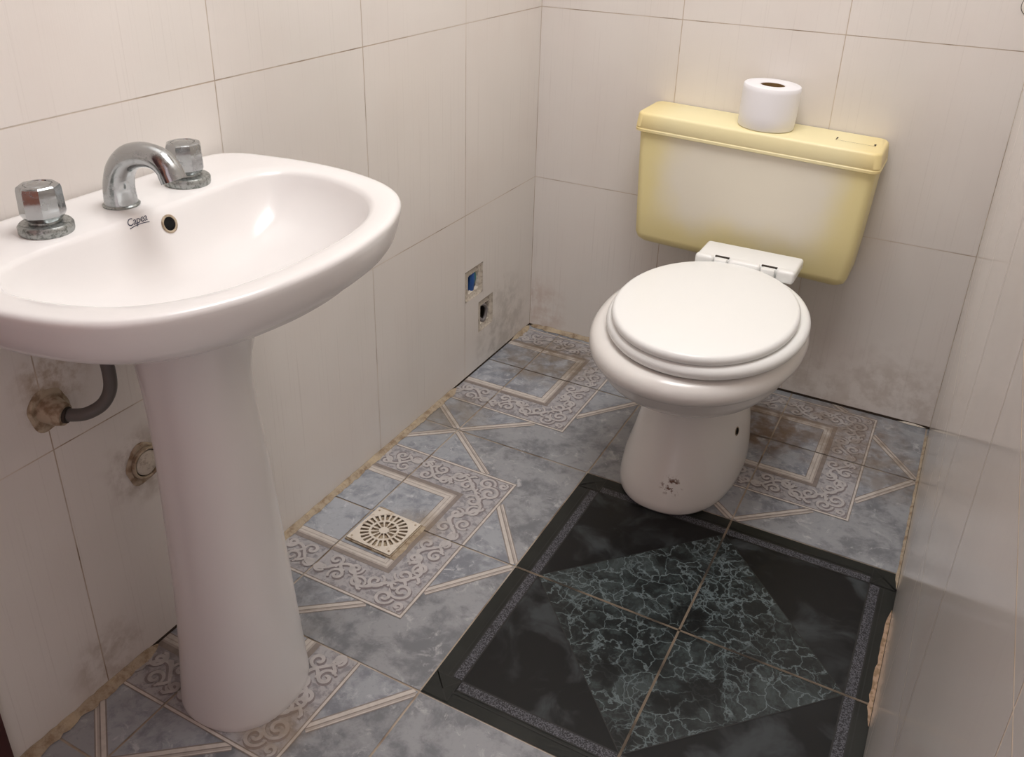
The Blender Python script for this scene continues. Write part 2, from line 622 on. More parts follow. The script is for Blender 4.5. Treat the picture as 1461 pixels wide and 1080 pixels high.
def scrollwork(mp, seed):
    rnd = random.Random(seed)
    curves = [spiral(0.555, 0.495, 0.012, 0.068, 0.4, 1.45), spiral(0.495, 0.575, 0.010, 0.058, 2.4, -1.4),
              spiral(0.60, 0.60, 0.006, 0.030, 0, 1.2, 14)]
    for sw in (0, 1):
        def s(c, sw=sw):
            return [(b, a) for a, b in c] if sw else c
        curves += [s(spiral(0.50, 0.385, 0.010, 0.056, 1.1, 1.3)), s(spiral(0.555, 0.30, 0.008, 0.050, 3.6, -1.35)),
                   s(spiral(0.475, 0.235, 0.008, 0.048, 0.2, 1.3)), s(spiral(0.565, 0.165, 0.008, 0.050, 4.0, 1.25)),
                   s(spiral(0.47, 0.095, 0.008, 0.050, 1.9, -1.3)), s(spiral(0.56, 0.045, 0.006, 0.036, 0.0, 1.2))]
        # long wandering stem and small leaves off it
        stem = [(0.52 + 0.055 * sin(a * 21 + 0.8), a) for a in [0.01 + i * 0.012 for i in range(42)]]
        curves.append(s(stem))
        for k in range(9):
            a = 0.03 + k * 0.055
            x = 0.52 + 0.055 * sin(a * 21 + 0.8)
            q = rnd.choice((-1, 1))
            curves.append(s([(x, a), (x + q * 0.018, a + 0.012), (x + q * 0.034, a + 0.030), (x + q * 0.032, a + 0.048)]))
    for q, c in enumerate(curves):
        ribbon(c, 0.0135, 0.00075 + q * 0.000016, SCD, mp)
        ribbon([(a - 0.007, b - 0.007) for a, b in c], 0.0100, 0.00125 + q * 0.000016, SCL, mp)


def grey_tile(i, j):
    xa, xb, ya, yb = FX[i], FX[i + 1], FY[j], FY[j + 1]
    # which corner holds the square motif: columns 1 and 3, even rows (rows counted from FY[1])
    sx_left = i % 2 == 1
    sy_top = (j % 2 == 1) if j < 4 or i > 1 else (j % 2 == 0)     # the row by the basin is laid the other way round
    ox, ex = (xa, xb) if sx_left else (xb, xa)
    oy, ey = (ya, yb) if sy_top else (yb, ya)
    g = 0.0055

    def mp(a, b):
        return (ox + (ex - ox) * a, oy + (ey - oy) * b)

    def P(pts, k, mi):
        fpoly([mp(*p) for p in pts], 0.0002 * k, mi)
    P([(g, g), (1 - g, g), (1 - g, 1 - g), (g, 1 - g)], 0, FIELD)
    # light triangles between the strips and the frame, then the strips
    for sw in (0, 1):
        def W(pts, sw=sw):
            return [(b, a) for a, b in pts] if sw else pts
        P(W([(g, 1 - g), (g, 0.645), (0.44, 0.645)]), 1, TRI)
        s0, s1 = (0.012, 0.985), (0.43, 0.655)
        d = Vector((s1[0] - s0[0], s1[1] - s0[1])).normalized()
        nx, ny = -d.y, d.x
        for o0, o1, mi in ((-0.027, -0.020, TAUPE), (-0.020, 0.000, CREAM), (0.000, 0.006, TAUPE), (0.006, 0.016, TMID), (0.016, 0.022, CREAM), (0.022, 0.028, TAUPE)):
            q = [(s0[0] + nx * o0, s0[1] + ny * o0), (s1[0] + nx * o0, s1[1] + ny * o0), (s1[0] + nx * o1, s1[1] + ny * o1), (s0[0] + nx * o1, s0[1] + ny * o1)]
            q = clip(q, g, 1 - g, 0.655, 1 - g)
            if q:
                P(W(q), 2, mi)
    P([(g, g), (0.640, g), (0.640, 0.640), (g, 0.640)], 2, BAND)
    P([(g, g), (0.33, g), (0.33, 0.33), (g, 0.33)], 3, INNER)
    for r0, r1, mi in ((0.318, 0.323, TAUPE), (0.323, 0.345, CREAM), (0.345, 0.351, TMID), (0.351, 0.366, CREAM), (0.366, 0.378, TMID), (0.378, 0.408, TAUPE),
                       (0.636, 0.642, TAUPE), (0.642, 0.654, CREAM), (0.654, 0.659, TAUPE)):
        P([(g, r0), (r0, r0), (r1, r1), (g, r1)], 4, mi)
        P([(r0, g), (r0, r0), (r1, r1), (r1, g)], 4, mi)
    scrollwork(mp, i * 17 + j)


def black_tile(i, j):
    xa, xb, ya, yb = FX[i], FX[i + 1], FY[j], FY[j + 1]
    ox, ex = (xb, xa) if i == 2 else (xa, xb)     # block centre corner
    oy, ey = (yb, ya) if j == 2 else (ya, yb)
    if i == 3:
        ex = xb + 0.004
    g = 0.006

    def mp(a, b):
        return (ox + (ex - ox) * a, oy + (ey - oy) * b)

    def P(pts, k, mi):
        fpoly([mp(*p) for p in pts], 0.0002 * k, mi)
    P([(g, g), (1 - g * .4, g), (1 - g * .4, 1 - g * .4), (g, 1 - g * .4)], 0, BB)
    e = 0.845
    P([(g, g), (e, g), (e, e), (g, e)], 1, BF)
    P([(g, g), (e, g), (g, e)], 2, BV)
    d = 0.0035
    P([(e - d, g), (e + d, g), (g, e + d), (g, e - d)], 3, BL)
    for r0, r1, mi in ((0.845, 0.853, BL), (0.853, 0.903, BS), (0.903, 0.910, BL), (0.925, 0.931, BL)):
        q = 0.905 if mi == BS else 1
        P([(g, r0), (r0 if mi != BS else 0.845, r0), (r1 if mi != BS else 0.845, r1), (g, r1)], 3, mi)
        P([(r0, g), (r0, r0 if mi != BS else 0.845), (r1, r1 if mi != BS else 0.845), (r1, g)], 3, mi)
    # corner square with crossed dark lines
    P([(0.853, 0.853), (0.99, 0.853), (0.99, 0.99), (0.853, 0.99)], 4, BB)
    for p, q in (((0.853, 0.853), (0.99, 0.853)), ((0.853, 0.853), (0.853, 0.99)), ((0.99, 0.853), (0.91, 0.93)), ((0.853, 0.99), (0.99, 0.853)), ((0.91, 0.93), (0.853, 0.853))):
        v = Vector((q[0] - p[0], q[1] - p[1])).normalized() * 0.003
        P([(p[0] - v.y, p[1] + v.x), (q[0] - v.y, q[1] + v.x), (q[0] + v.y, q[1] - v.x), (p[0] + v.y, p[1] - v.x)], 5, BL)


for i in range(len(FX) - 1):
    for j in range(len(FY) - 1):
        if i in (2, 3) and j in (2, 3):
            black_tile(i, j)
        else:
            grey_tile(i, j)
# tan joint between the black tiles
fpoly([(FX[2] + .002, FY[3] - .0019), (RX0, FY[3] - .0019), (RX0, FY[3] + .0019), (FX[2] + .002, FY[3] + .0019)], 0.0009, BG)
fpoly([(FX[3] - .0019, FY[2] - .002), (FX[3] + .0019, FY[2] - .002), (FX[3] + .0019, FY[4] + .002), (FX[3] - .0019, FY[4] + .002)], 0.0009, BG)
floor = struct(new_obj('floor', fb, fm, smooth=None))
bm = bmesh.new()
box(bm, -0.1, RX0 + 0.1, YF - 0.1, 0.1, -0.08, -0.004)
struct(new_obj('floor_slab', bm, m_cement, smooth=False))


# ---- cement fillets along the wall feet
def fillet(name, a, b, w, h, mat, inward, step=0.008, seed=0):
    bm = bmesh.new()
    a, b = Vector(a), Vector(b)
    n = max(3, int((b - a).length / step))
    inward = Vector(inward)
    rows = []
    for i in range(n + 1):
        p = a.lerp(b, i / n)
        k = noise.noise(Vector((p.x * 40 + seed, p.y * 40, seed))) * 0.45 + noise.noise(Vector((p.x * 120, p.y * 120, seed))) * 0.25
        e = min(1, i / 3 + 0.15, (n - i) / 3 + 0.15)
        ww, hh = w * (1 + k) * e, h * (1 + 0.6 * k) * e
        rows.append([bm.verts.new(p + Vector((0, 0, 0.0008))), bm.verts.new(p + Vector((0, 0, hh))),
                     bm.verts.new(p + inward * ww * 0.5 + Vector((0, 0, hh * (0.75 + 0.2 * k)))), bm.verts.new(p + inward * ww + Vector((0, 0, 0.0012)))])
    for r, s in zip(rows, rows[1:]):
        for k in range(4):
            bm.faces.new((r[k], r[(k + 1) % 4], s[(k + 1) % 4], s[k]))
    bm.faces.new(rows[0])
    bm.faces.new(rows[-1][::-1])
    return struct(new_obj(name, bm, mat, smooth=True, angle=60))


fillet('trim_1', (0.0005, -1.60, 0), (0.0005, -1.335, 0), 0.015, 0.010, m_cement, (1, 0, 0), seed=1)
fillet('trim_2', (0.0005, -1.19, 0), (0.0005, -0.40, 0), 0.0125, 0.008, m_cement, (1, 0, 0), seed=2)
fillet('trim_3', (0.0005, -0.11, 0), (0.0005, -0.004, 0), 0.012, 0.008, m_cement, (1, 0, 0), seed=3)
fillet('trim_4', (0.004, -0.0005, 0), (0.30, -0.0005, 0), 0.011, 0.010, m_cement, (0, -1, 0), seed=4)
fillet('trim_5', (rx(-.66) - .0005, -0.66, 0), (rx(-.93) - .0005, -0.93, 0), 0.007, 0.0022, m_peach, (-1, 0, 0), 0.012, seed=5)
fillet('trim_6', (0.98, -0.0005, 0), (1.045, -0.0005, 0), 0.004, 0.005, m_patch, (0, -1, 0), seed=6)
fillet('trim_7', (rx(-.03) - .0005, -0.03, 0), (rx(-.60) - .0005, -0.60, 0), 0.005, 0.004, m_cement, (-1, 0, 0), seed=7)

# ---- doorway in the left wall: maroon jamb
bm = bmesh.new()
box(bm, -0.095, 0.008, -1.627, -1.5865, 0.0, 2.05, 0.003, 2)
dj = new_obj('door_1', bm, m_maroon)
struct(dj)
bm = bmesh.new()
box(bm, -0.075, -0.035, YF + 0.01, -1.628, 0.004, 2.045, 0.003, 2)
new_obj('door_leaf', bm, m_maroon, dj)

# ------------------------------------------------------------------ wash basin on its pedestal
YC = -1.318
wb = thing('washbasin', 'white porcelain pedestal washbasin with three-piece chrome tap against left wall', 'sink', (0.172, YC, 0.0))


def polar(ctrl, cx, n=128):
    """closed outline symmetric in v from control points (x, v>=0); returns r(theta) samples around (cx, 0)"""
    pts = [(x, v) for x, v in ctrl] + [(x, -v) for x, v in reversed(ctrl) if v > 1e-6]
    P = [Vector((p[0], p[1], 0)) for p in pts]
    dense = []
    m = len(P)
    for k in range(m):
        a, b, c, d = P[k - 1], P[k], P[(k + 1) % m], P[(k + 2) % m]
        for i in range(24):
            t = i / 24
            dense.append(0.5 * ((2 * b) + (c - a) * t + (2 * a - 5 * b + 4 * c - d) * t * t + (3 * b - a - 3 * c + d) * t ** 3))
    ang = sorted((math.atan2(p.y, p.x - cx), sqrt((p.x - cx) ** 2 + p.y ** 2)) for p in dense)
    out = []
    for i in range(n):
        t = -pi + 2 * pi * (i + 0.5) / n
        lo = [q for q in ang if q[0] <= t]
        hi = [q for q in ang if q[0] > t]
        a = lo[-1] if lo else (ang[-1][0] - 2 * pi, ang[-1][1])
        b = hi[0] if hi else (ang[0][0] + 2 * pi, ang[0][1])
        k = (t - a[0]) / max(1e-9, b[0] - a[0])
        r = a[1] + (b[1] - a[1]) * k
        out.append(Vector((cx + r * cos(t), r * sin(t), 0)))
    return out


BX = 0.215
OUT = polar([(0.004, 0.0), (0.004, 0.13), (0.004, 0.215), (0.030, 0.248), (0.085, 0.262), (0.150, 0.269), (0.225, 0.265), (0.300, 0.243), (0.352, 0.202),
             (0.388, 0.132), (0.404, 0.060), (0.408, 0.0)], BX)
INN = polar([(0.122, 0.0), (0.121, 0.10), (0.122, 0.165), (0.138, 0.208), (0.180, 0.228), (0.240, 0.222), (0.300, 0.196), (0.340, 0.152),
             (0.364, 0.09), (0.372, 0.0)], BX)
PED = [Vector((0.178 + 0.080 * cos(-pi + 2 * pi * (i + .5) / 128), 0.088 * sin(-pi + 2 * pi * (i + .5) / 128), 0)) for i in range(128)]
C0 = Vector((0.235, 0, 0))


def shrink(ring, d, c=Vector((BX, 0, 0))):
    out = []
    for p in ring:
        v = p - c
        out.append(c + v * max(0.01, (v.length - d) / v.length))
    return out


def lift(ring, z, deck=None):
    return [Vector((max(0.0025, p.x), YC + p.y, z)) for p in ring]


def mixr(a, b, t):
    return [p.lerp(q, t) for p, q in zip(a, b)]


rings = [lift(PED, 0.632), lift(mixr(PED, OUT, 0.10), 0.640), lift(mixr(PED, OUT, 0.30), 0.654), lift(mixr(PED, OUT, 0.55), 0.674),
         lift(mixr(PED, OUT, 0.76), 0.692), lift(shrink(OUT, 0.026), 0.703), lift(shrink(OUT, 0.016), 0.7095), lift(shrink(OUT, 0.0095), 0.718),
         lift(shrink(OUT, 0.0045), 0.732), lift(shrink(OUT, 0.0010), 0.747), lift(OUT, 0.7535), lift(shrink(OUT, 0.0003), 0.7565), lift(shrink(OUT, 0.0018), 0.7592), lift(shrink(OUT, 0.0045), 0.7609),
         lift(shrink(OUT, 0.0085), 0.7616),
         lift(shrink(OUT, 0.015), 0.7617), lift(mixr(OUT, INN, 0.62), 0.7610), lift(shrink(INN, -0.006), 0.7600), lift(shrink(INN, -0.001), 0.7580),
         lift(shrink(INN, 0.003), 0.7530), lift(shrink(INN, 0.007), 0.7440)]
BOT = [C0 + Vector((0.030 * cos(-pi + 2 * pi * (i + .5) / 128), 0.030 * sin(-pi + 2 * pi * (i + .5) / 128), 0)) for i in range(128)]
I2 = shrink(INN, 0.009)
for t, z in ((0.07, 0.724), (0.18, 0.704), (0.32, 0.690), (0.50, 0.679), (0.70, 0.672), (0.88, 0.668), (1.0, 0.666)):
    rings.append(lift(mixr(I2, BOT, t), z))
bm = bmesh.new()
loft(bm, rings)
basin = new_obj('basin', bm, m_porc, wb, angle=80)
dg = bpy.context.evaluated_depsgraph_get()
bm = bmesh.new()
bm.from_mesh(basin.data)
basin_tree = BVHTree.FromBMesh(bm)
bm.free()
BO = Vector(wb.location)


def on_basin(p, d):
    """hit point and normal on the basin's surface along d from p (world)"""
    h = basin_tree.ray_cast(Vector(p) - BO, Vector(d).normalized())
    return (h[0] + BO, h[1]) if h[0] else (None, None)


# waste outlet in the bowl
bm = bmesh.new()
lathe(bm, [(0.026, 0.6655), (0.028, 0.6680), (0.024, 0.6695), (0.017, 0.6685), (0.015, 0.6665)], (C0.x, YC, 0), n=32)
new_obj('drain_ring', bm, m_chrome, wb)

# pedestal
prof = [(0.000, .1725, .0950), (0.004, .1725, .0958), (0.012, .1728, .0955), (0.05, .1738, .0925), (0.10, .1748, .0885), (0.16, .1755, .0845), (0.22, .1755, .0810), (0.30, .1735, .0772),
        (0.38, .1718, .0738), (0.45, .1690, .0706), (0.50, .1655, .0688), (0.54, .1630, .0690), (0.57, .1635, .0715), (0.60, .1660, .0760), (0.625, .1700, .0825), (0.648, .175, .092)]
bm = bmesh.new()
rings = []
for z, xc, r in prof:
    ring = []
    for i in range(72):
        t = 2 * pi * i / 72
        a, b = se(cos(t), 2.25), se(sin(t), 2.25)
        ring.append(Vector((xc + r * a * (0.98 if a > 0 else 0.9), YC + r * b * 0.98, z)))
    rings.append(ring)
loft(bm, rings)
new_obj('pedestal', bm, m_porc, wb, angle=70)

# overflow hole on the sloping back of the bowl
hp, hn = on_basin((0.30, -1.2965, 0.7745), (-0.30, 0, -0.062))
if hp is not None:
    q = hn.to_track_quat('Z', 'Y').to_matrix().to_4x4()
    bm = bmesh.new()
    lathe(bm, [(0.0112, -0.002), (0.0118, 0.0008), (0.0105, 0.0016), (0.0088, 0.0012), (0.0082, -0.001)], (0, 0, 0), n=32, cap1=False)
    lathe(bm, [(0.0086, 0.0004), (0.0001, 0.0004)], (0, 0, 0), n=32, mi=1)
    bm.transform(Matrix.Translation(hp) @ q)
    new_obj('overflow_hole', bm, [m_fit, m_black], wb)


# maker's mark, slanted writing draped over the top edge of the bowl
def drape_text(txt, size, origin, along, up, name, mat, parent):
    cu = bpy.data.curves.new('text', 'FONT')
    cu.body = txt
    cu.size = size
    cu.shear = 0.45
    cu.space_character = 0.92
    cu.align_x = 'CENTER'
    cu.resolution_u = 3
    o = bpy.data.objects.new('text', cu)
    COL.objects.link(o)
    me = bpy.data.meshes.new_from_object(o.evaluated_get(bpy.context.evaluated_depsgraph_get()))
    bpy.data.objects.remove(o)
    bm = bmesh.new()
    bm.from_mesh(me)
    xs = [v.co.x for v in bm.verts]
    # swash under the word
    st = [Vector((min(xs) + (max(xs) - min(xs)) * k / 10, -size * (0.20 - 0.10 * sin(k / 10 * pi)), 0)) for k in range(11)]
    for a, b in zip(st, st[1:]):
        h = Vector((0, size * 0.035, 0))
        bm.faces.new([bm.verts.new(p) for p in (a - h, b - h, b + h, a + h)])
    bmesh.ops.subdivide_edges(bm, edges=[e for e in bm.edges if e.calc_length() > size * 0.3], cuts=2)
    along, up, origin = Vector(along), Vector(up), Vector(origin)
    for v in bm.verts:
        p = origin + along * v.co.x + up * v.co.y
        h, n = on_basin(p + Vector((0.04, 0, 0.05)), (-0.04, 0, -0.05))
        v.co = (h + n * 0.0004) if h is not None else p
    return new_obj(name, bm, mat, parent, smooth=False)


drape_text('Capea', 0.0125, (0.1265, -1.338, 0.7535), (0.0, 1, 0.0), (-0.62, 0, 0.78), 'maker_mark', m_ink, wb)


# tap handles: flange, neck, eight-sided knob with a sunk cap
def knob(y, rot, label):
    x, z = 0.079, 0.7608
    bm = bmesh.new()
    lathe(bm, [(0.0285, z - 0.001), (0.0295, z + 0.002), (0.0295, z + 0.0085), (0.0275, z + 0.0110), (0.021, z + 0.0120), (0.018, z + 0.0125), (0.0175, z + 0.017)], (x, y, 0), n=40)
    fl = new_obj('tap_handle', bm, m_scale, wb)
    if label:
        fl['label'] = label
    bm = bmesh.new()
    n = 64

    def octo(r, zz, k):
        out = []
        for i in range(n):
            t = 2 * pi * i / n + rot
            a = ((2 * pi * i / n) % (pi / 4)) - pi / 8
            f = cos(pi / 8) / cos(a)
            out.append(Vector((x + r * (1 - k + k * f) * cos(t), y + r * (1 - k + k * f) * sin(t), zz)))
        return out
    rr = [(0.0190, 0.0150, 0.2), (0.0215, 0.0175, 0.8), (0.0232, 0.0205, 1), (0.0240, 0.0230, 1), (0.0232, 0.0500, 1), (0.0222, 0.0535, 1), (0.0200, 0.0550, 0.7), (0.0152, 0.0555, 0), (0.0146, 0.0542, 0), (0.0138, 0.0538, 0),
          (0.0132, 0.0550, 0), (0.010, 0.0560, 0), (0.004, 0.0564, 0)]
    loft(bm, [octo(r, z + h, k) for r, h, k in rr])
    new_obj('knob', bm, m_chrome, fl, angle=20)


knob(YC - 0.105, 0.15, None)
knob(YC + 0.105, 0.40, None)

# spout: tapering swan bend
sp_pts = [(0.0765, YC, 0.7600), (0.0765, YC, 0.774), (0.0785, YC, 0.790), (0.086, YC, 0.8075), (0.101, YC, 0.8225), (0.121, YC, 0.8305), (0.142, YC, 0.8325), (0.158, YC, 0.8290), (0.1685, YC, 0.8205), (0.1725, YC, 0.8125)]
bm = bmesh.new()
path = spl(sp_pts, 6)
tube(bm, path, lambda t: 0.0200 - 0.0055 * min(1, t * 1.5), n=28)
spout = new_obj('tap_spout', bm, m_chrome, wb, angle=50)
d = (path[-1] - path[-3]).normalized()
bm = bmesh.new()
tube(bm, [path[-1] - d * 0.006, path[-1] - d * 0.0055, path[-1] + d * 0.0045, path[-1] + d * 0.005], 0.0151, n=28)
new_obj('nozzle_ring', bm, m_chrome, spout, angle=40)
bm = bmesh.new()
lathe(bm, [(0.0215, 0.7595), (0.0222, 0.7625), (0.0205, 0.7640)], (0.0765, YC, 0), n=36)
new_obj('base_ring', bm, m_scale, spout)

# ------------------------------------------------------------------ plumbing behind the basin
hose = thing('supply_hose', 'grey rubber hose curving from stained wall stub up under the washbasin', 'pipe', (0.0, -1.415, 0.50))
bm = bmesh.new()
tube(bm, spl([(0.022, -1.4205, 0.4955), (0.036, -1.414, 0.4950), (0.052, -1.4045, 0.4975), (0.067, -1.391, 0.5085), (0.076, -1.3825, 0.5290), (0.080, -1.382, 0.5580), (0.080, -1.386, 0.590), (0.079, -1.396, 0.620)], 7), 0.0085, n=16)
new_obj('hose', bm, m_hose, hose)
bm = bmesh.new()
tube(bm, [Vector((0.0005, -1.4215, 0.4975)), Vector((0.010, -1.4215, 0.4972)), Vector((0.022, -1.4208, 0.496)), Vector((0.0285, -1.4185, 0.4953))], lambda t: 0.0200 - 0.0055 * t, n=22)
new_obj('wall_stub', bm, m_fit, hose)
bm = bmesh.new()
tube(bm, [Vector((0.0275, -1.4190, 0.4954)), Vector((0.0315, -1.4170, 0.4952))], 0.0108, n=20)
new_obj('clamp_ring', bm, m_darkgap, hose)


def rough_collar(name, parent, c, r0, r1, h, seed, mat):
    """ragged ring of mortar round a pipe on the left wall (axis x)"""
    bm = bmesh.new()
    n = 44
    rings = []
    for rr, hh in ((r1, 0.0004), (r1 * 0.92, h * 0.5), ((r0 + r1) / 2, h), (r0, h * 0.8), (r0, 0.0004)):
        ring = []
        for i in range(n):
            t = 2 * pi * i / n
            k = 1 + (noise.noise(Vector((cos(t) * 1.0 + seed, sin(t) * 1.0, hh * 50))) * 0.30 if rr > r0 * 1.01 else 0)
            ring.append(Vector((c[0] + hh, c[1] + rr * k * cos(t), c[2] + rr * k * sin(t))))
        rings.append(ring)
    loft(bm, rings, False, False)
    return new_obj(name, bm, mat, parent)


rough_collar('mortar_collar', hose, (0, -1.4215, 0.4975), 0.0195, 0.029, 0.003, 3, m_fit)

ws = thing('waste_stub', 'round capped waste pipe end in broken mortar low on wall behind pedestal', 'pipe', (0.0, -1.297, 0.337))
rough_collar('mortar_collar', ws, (0, -1.297, 0.337), 0.026, 0.034, 0.004, 9, m_fit)
bm = bmesh.new()
lathe(bm, [(0.0255, 0.0004), (0.0255, 0.008), (0.0235, 0.009), (0.0215, 0.008), (0.0215, 0.0015)], (0, -1.297, 0.337), axis='x', n=36, cap0=False, cap1=False)
new_obj('pipe_rim', bm, m_fit, ws)
bm = bmesh.new()
lathe(bm, [(0.0212, 0.0015), (0.0195, 0.0025), (0.0195, 0.007), (0.017, 0.0082), (0.001, 0.0085)], (0, -1.297, 0.337), axis='x', n=32)
cap = new_obj('end_cap', bm, m_patch, ws)
bm = bmesh.new()
lathe(bm, [(0.0213, 0.0048), (0.0197, 0.0048)], (0, -1.297, 0.337), axis='x', n=32, cap0=False, cap1=False)
new_obj('dark_joint', bm, m_black, ws)


# ------------------------------------------------------------------ toilet
wc = thing('toilet', 'white porcelain toilet with closed cream seat lid below yellowed cistern', 'toilet', (0.60, -0.42, 0.0))
bm = bmesh.new()
rings = []
# z, centre x, half width, front y, back y, exponent
for z, xc, a, yf, yb, e in [
    (0.000, .588, .1185, -.608, -.215, 2.35), (0.006, .588, .1215, -.612, -.212, 2.35), (0.020, .589, .1218, -.610, -.212, 2.35), (0.05, .5905, .1195, -.600, -.214, 2.35),
    (0.10, .594, .1110, -.580, -.218, 2.3), (0.15, .5945, .1015, -.562, -.222, 2.3), (0.19, .5930, .0945, -.552, -.222, 2.25),
    (0.212, .593, .0935, -.550, -.220, 2.2), (0.226, .594, .0965, -.556, -.218, 2.2), (0.232, .5945, .1070, -.576, -.214, 2.15), (0.237, .595, .1190, -.598, -.212, 2.15), (0.250, .5955, .1370, -.630, -.208, 2.1),
    (0.268, .5965, .1570, -.668, -.204, 2.1), (0.288, .5975, .1730, -.697, -.200, 2.1), (0.308, .5985, .1835, -.716, -.198, 2.1), (0.322, .599, .1880, -.723, -.196, 2.1), (0.328, .599, .1920, -.729, -.196, 2.1),
    (0.335, .599, .1985, -.741, -.194, 2.1), (0.346, .599, .2010, -.746, -.192, 2.1), (0.360, .5985, .1995, -.745, -.194, 2.1), (0.370, .5985, .1940, -.738, -.200, 2.1), (0.376, .5985, .1830, -.726, -.210, 2.1)]:
    cy = -0.46 if z > 0.23 else -0.40
    rings.append(oval(xc, cy, a, cy - yf, yb - cy, z, 96, e))
loft(bm, rings)
bowl = new_obj('bowl', bm, m_bowl, wc, angle=60)


def pad(cx, cy, a, b, z0, z1, r, e=2.05, dome=0.0):
    bm = bmesh.new()
    rr = [oval(cx, cy, a - r * 0.9, b - r * 0.9, b - r * 0.9, z0, 96, e)]
    for k in range(0, 9):
        t = -pi / 2 + pi * k / 8
        rr.append(oval(cx, cy, a - r + r * cos(t), b - r + r * cos(t), b - r + r * cos(t), (z0 + z1) / 2 + (z1 - z0) / 2 * sin(t), 96, e))
    for s in (0.8, 0.55, 0.3, 0.08):
        rr.append(oval(cx, cy, (a - r) * s, (b - r) * s, (b - r) * s, z1 + dome * (1 - s * s), 96, e))
    loft(bm, rr)
    return bm


new_obj('seat', pad(.6165, -.4850, .1850, .2430, 0.3790, 0.4060, 0.013), m_seat, wc)
new_obj('lid', pad(.6148, -.5040, .1690, .2220, 0.4060, 0.4265, 0.009, dome=0.002), m_seat, wc)
# hinge plate behind the lid, turned with the seat
bm = bmesh.new()
box(bm, .523, .731, -.276, -.187, 0.405, 0.4300, 0.007, 4)
hinge = new_obj('hinge_plate', bm, m_seat, wc)
for xa, xb in ((.523, .562), (.594, .660), (.694, .731)):
    bm = bmesh.new()
    box(bm, xa, xb, -.288, -.268, 0.405, 0.4325, 0.007, 4)
    new_obj('hinge_roll', bm, m_seat, hinge)
for xa, xb in ((.562, .594), (.660, .694)):
    bm = bmesh.new()
    box(bm, xa + .001, xb - .001, -.2740, -.2685, 0.415, 0.4306, 0.0)
    new_obj('hinge_slot', bm, m_darkgap, hinge, smooth=False)
    bm = bmesh.new()
    box(bm, xa + .003, xb - .003, -.292, -.2745, 0.405, 0.4300, 0.003, 2)
    new_obj('hinge_knuckle', bm, m_seat, hinge)
bm = bmesh.new()
lathe(bm, [(0.012, 0.378), (0.012, 0.404), (0.010, 0.409), (0.004, 0.411)], (0.505, -0.325, 0), n=24)
new_obj('seat_buffer', bm, m_seat, wc)
# floor bolt hole on the right flank of the foot
bm2 = bmesh.new()
bm2.from_mesh(bowl.data)
bt = BVHTree.FromBMesh(bm2)
bm2.free()
WO = Vector(wc.location)
camp = Vector((0.979, -2.0136, 1.133))


def pix(u, v):
    d = Vector(((u - 730.17) / 1263.25, -(v - 437.82) / 1263.25, -1.0))
    return (M.to_3x3() @ d).normalized()


BOLT = (0.6965, -0.4464, 0.1337)
h = bt.find_nearest(Vector(BOLT) - WO)
hp, hn = h[0] + WO, h[1]
q = hn.to_track_quat('Z', 'Y').to_matrix().to_4x4()
bm = bmesh.new()
lathe(bm, [(0.0098, 0.0004), (0.0092, 0.0012), (0.0072, 0.0008)], (0, 0, 0), n=24, cap1=False)
lathe(bm, [(0.0074, 0.0009), (0.0001, 0.0009)], (0, 0, 0), n=24, mi=1)
bm.transform(Matrix.Translation(hp) @ q)
new_obj('bolt_hole', bm, [m_fit, m_black], wc)

# ------------------------------------------------------------------ cistern
TZ, TY = 0.356, -0.140
ct = thing('cistern', 'yellowed plastic toilet cistern hung on the back wall', 'toilet cistern', (0.575, -0.003, TZ))


def rrect(x0, x1, y0, y1, z, r, n=8, tilt=0.0, xm=0.575):
    out = []
    for cx, cy, t0 in ((x1 - r, y1 - r, 0), (x0 + r, y1 - r, pi / 2), (x0 + r, y0 + r, pi), (x1 - r, y0 + r, 1.5 * pi)):
        for k in range(n + 1):
            t = t0 + pi / 2 * k / n
            x = cx + r * cos(t)
            out.append(Vector((x, cy + r * sin(t), z - tilt * (x - xm))))
    return out


TILT = 0.034
bm = bmesh.new()
rings = []
for z, xl, xr, yf, r in [(0.356, .352, .788, -.106, .014), (0.359, .341, .802, -.119, .017), (0.367, .333, .811, -.128, .018), (0.380, .3285, .8160, -.1315, .018),
                         (0.45, .326, .8220, -.1325, .018), (0.55, .322, .8275, -.1335, .018), (0.640, .319, .8320, -.135, .018)]:
    rings.append(rrect(xl, xr, yf, -0.003, z + 0.004, r, tilt=TILT))
loft(bm, rings)
new_obj('tank', bm, m_tank, ct, angle=50)
bm = bmesh.new()
rings = []
for z, o, r in [(0.625, 0.000, .018), (0.627, 0.0035, .020), (0.632, 0.0040, .021), (0.6335, 0.0024, .020), (0.635, 0.0024, .020), (0.6362, 0.0034, .020), (0.6615, 0.0006, .020), (0.6650, -0.0004, .020), (0.6670, -0.0028, .018), (0.6678, -0.006, .015)]:
    rings.append(rrect(.3145 - o, .8345 + o, -.1405 - o, -0.003, z, r, tilt=TILT))
loft(bm, rings)
tl = new_obj('tank_lid', bm, m_tlid, ct, angle=50)
# flush plate let into the lid: a thin dark seam round a small bar
bm = bmesh.new()
zl = 0.6680


def lp(x, y, dz=0):
    return (x, y, zl - TILT * (x - 0.575) + dz)


for xa, xb, ya, yb in ((.7355, .8140, -.0835, -.0827), (.7350, .7362, -.0835, -.066), (.8130, .8146, -.0835, -.069)):
    bm.faces.new([bm.verts.new(lp(*p)) for p in ((xa, ya, .0003), (xb, ya, .0003), (xb, yb, .0003), (xa, yb, .0003))])
for xa, xb, ya, yb in ((.7345, .7375, -.073, -.060), (.8110, .8150, -.077, -.066)):
    bm.faces.new([bm.verts.new(lp(*p)) for p in ((xa, ya, .0004), (xb, ya, .0004), (xb, yb, .0004), (xa, yb, .0004))])
new_obj('flush_button', bm, m_darkgap, ct, smooth=False)

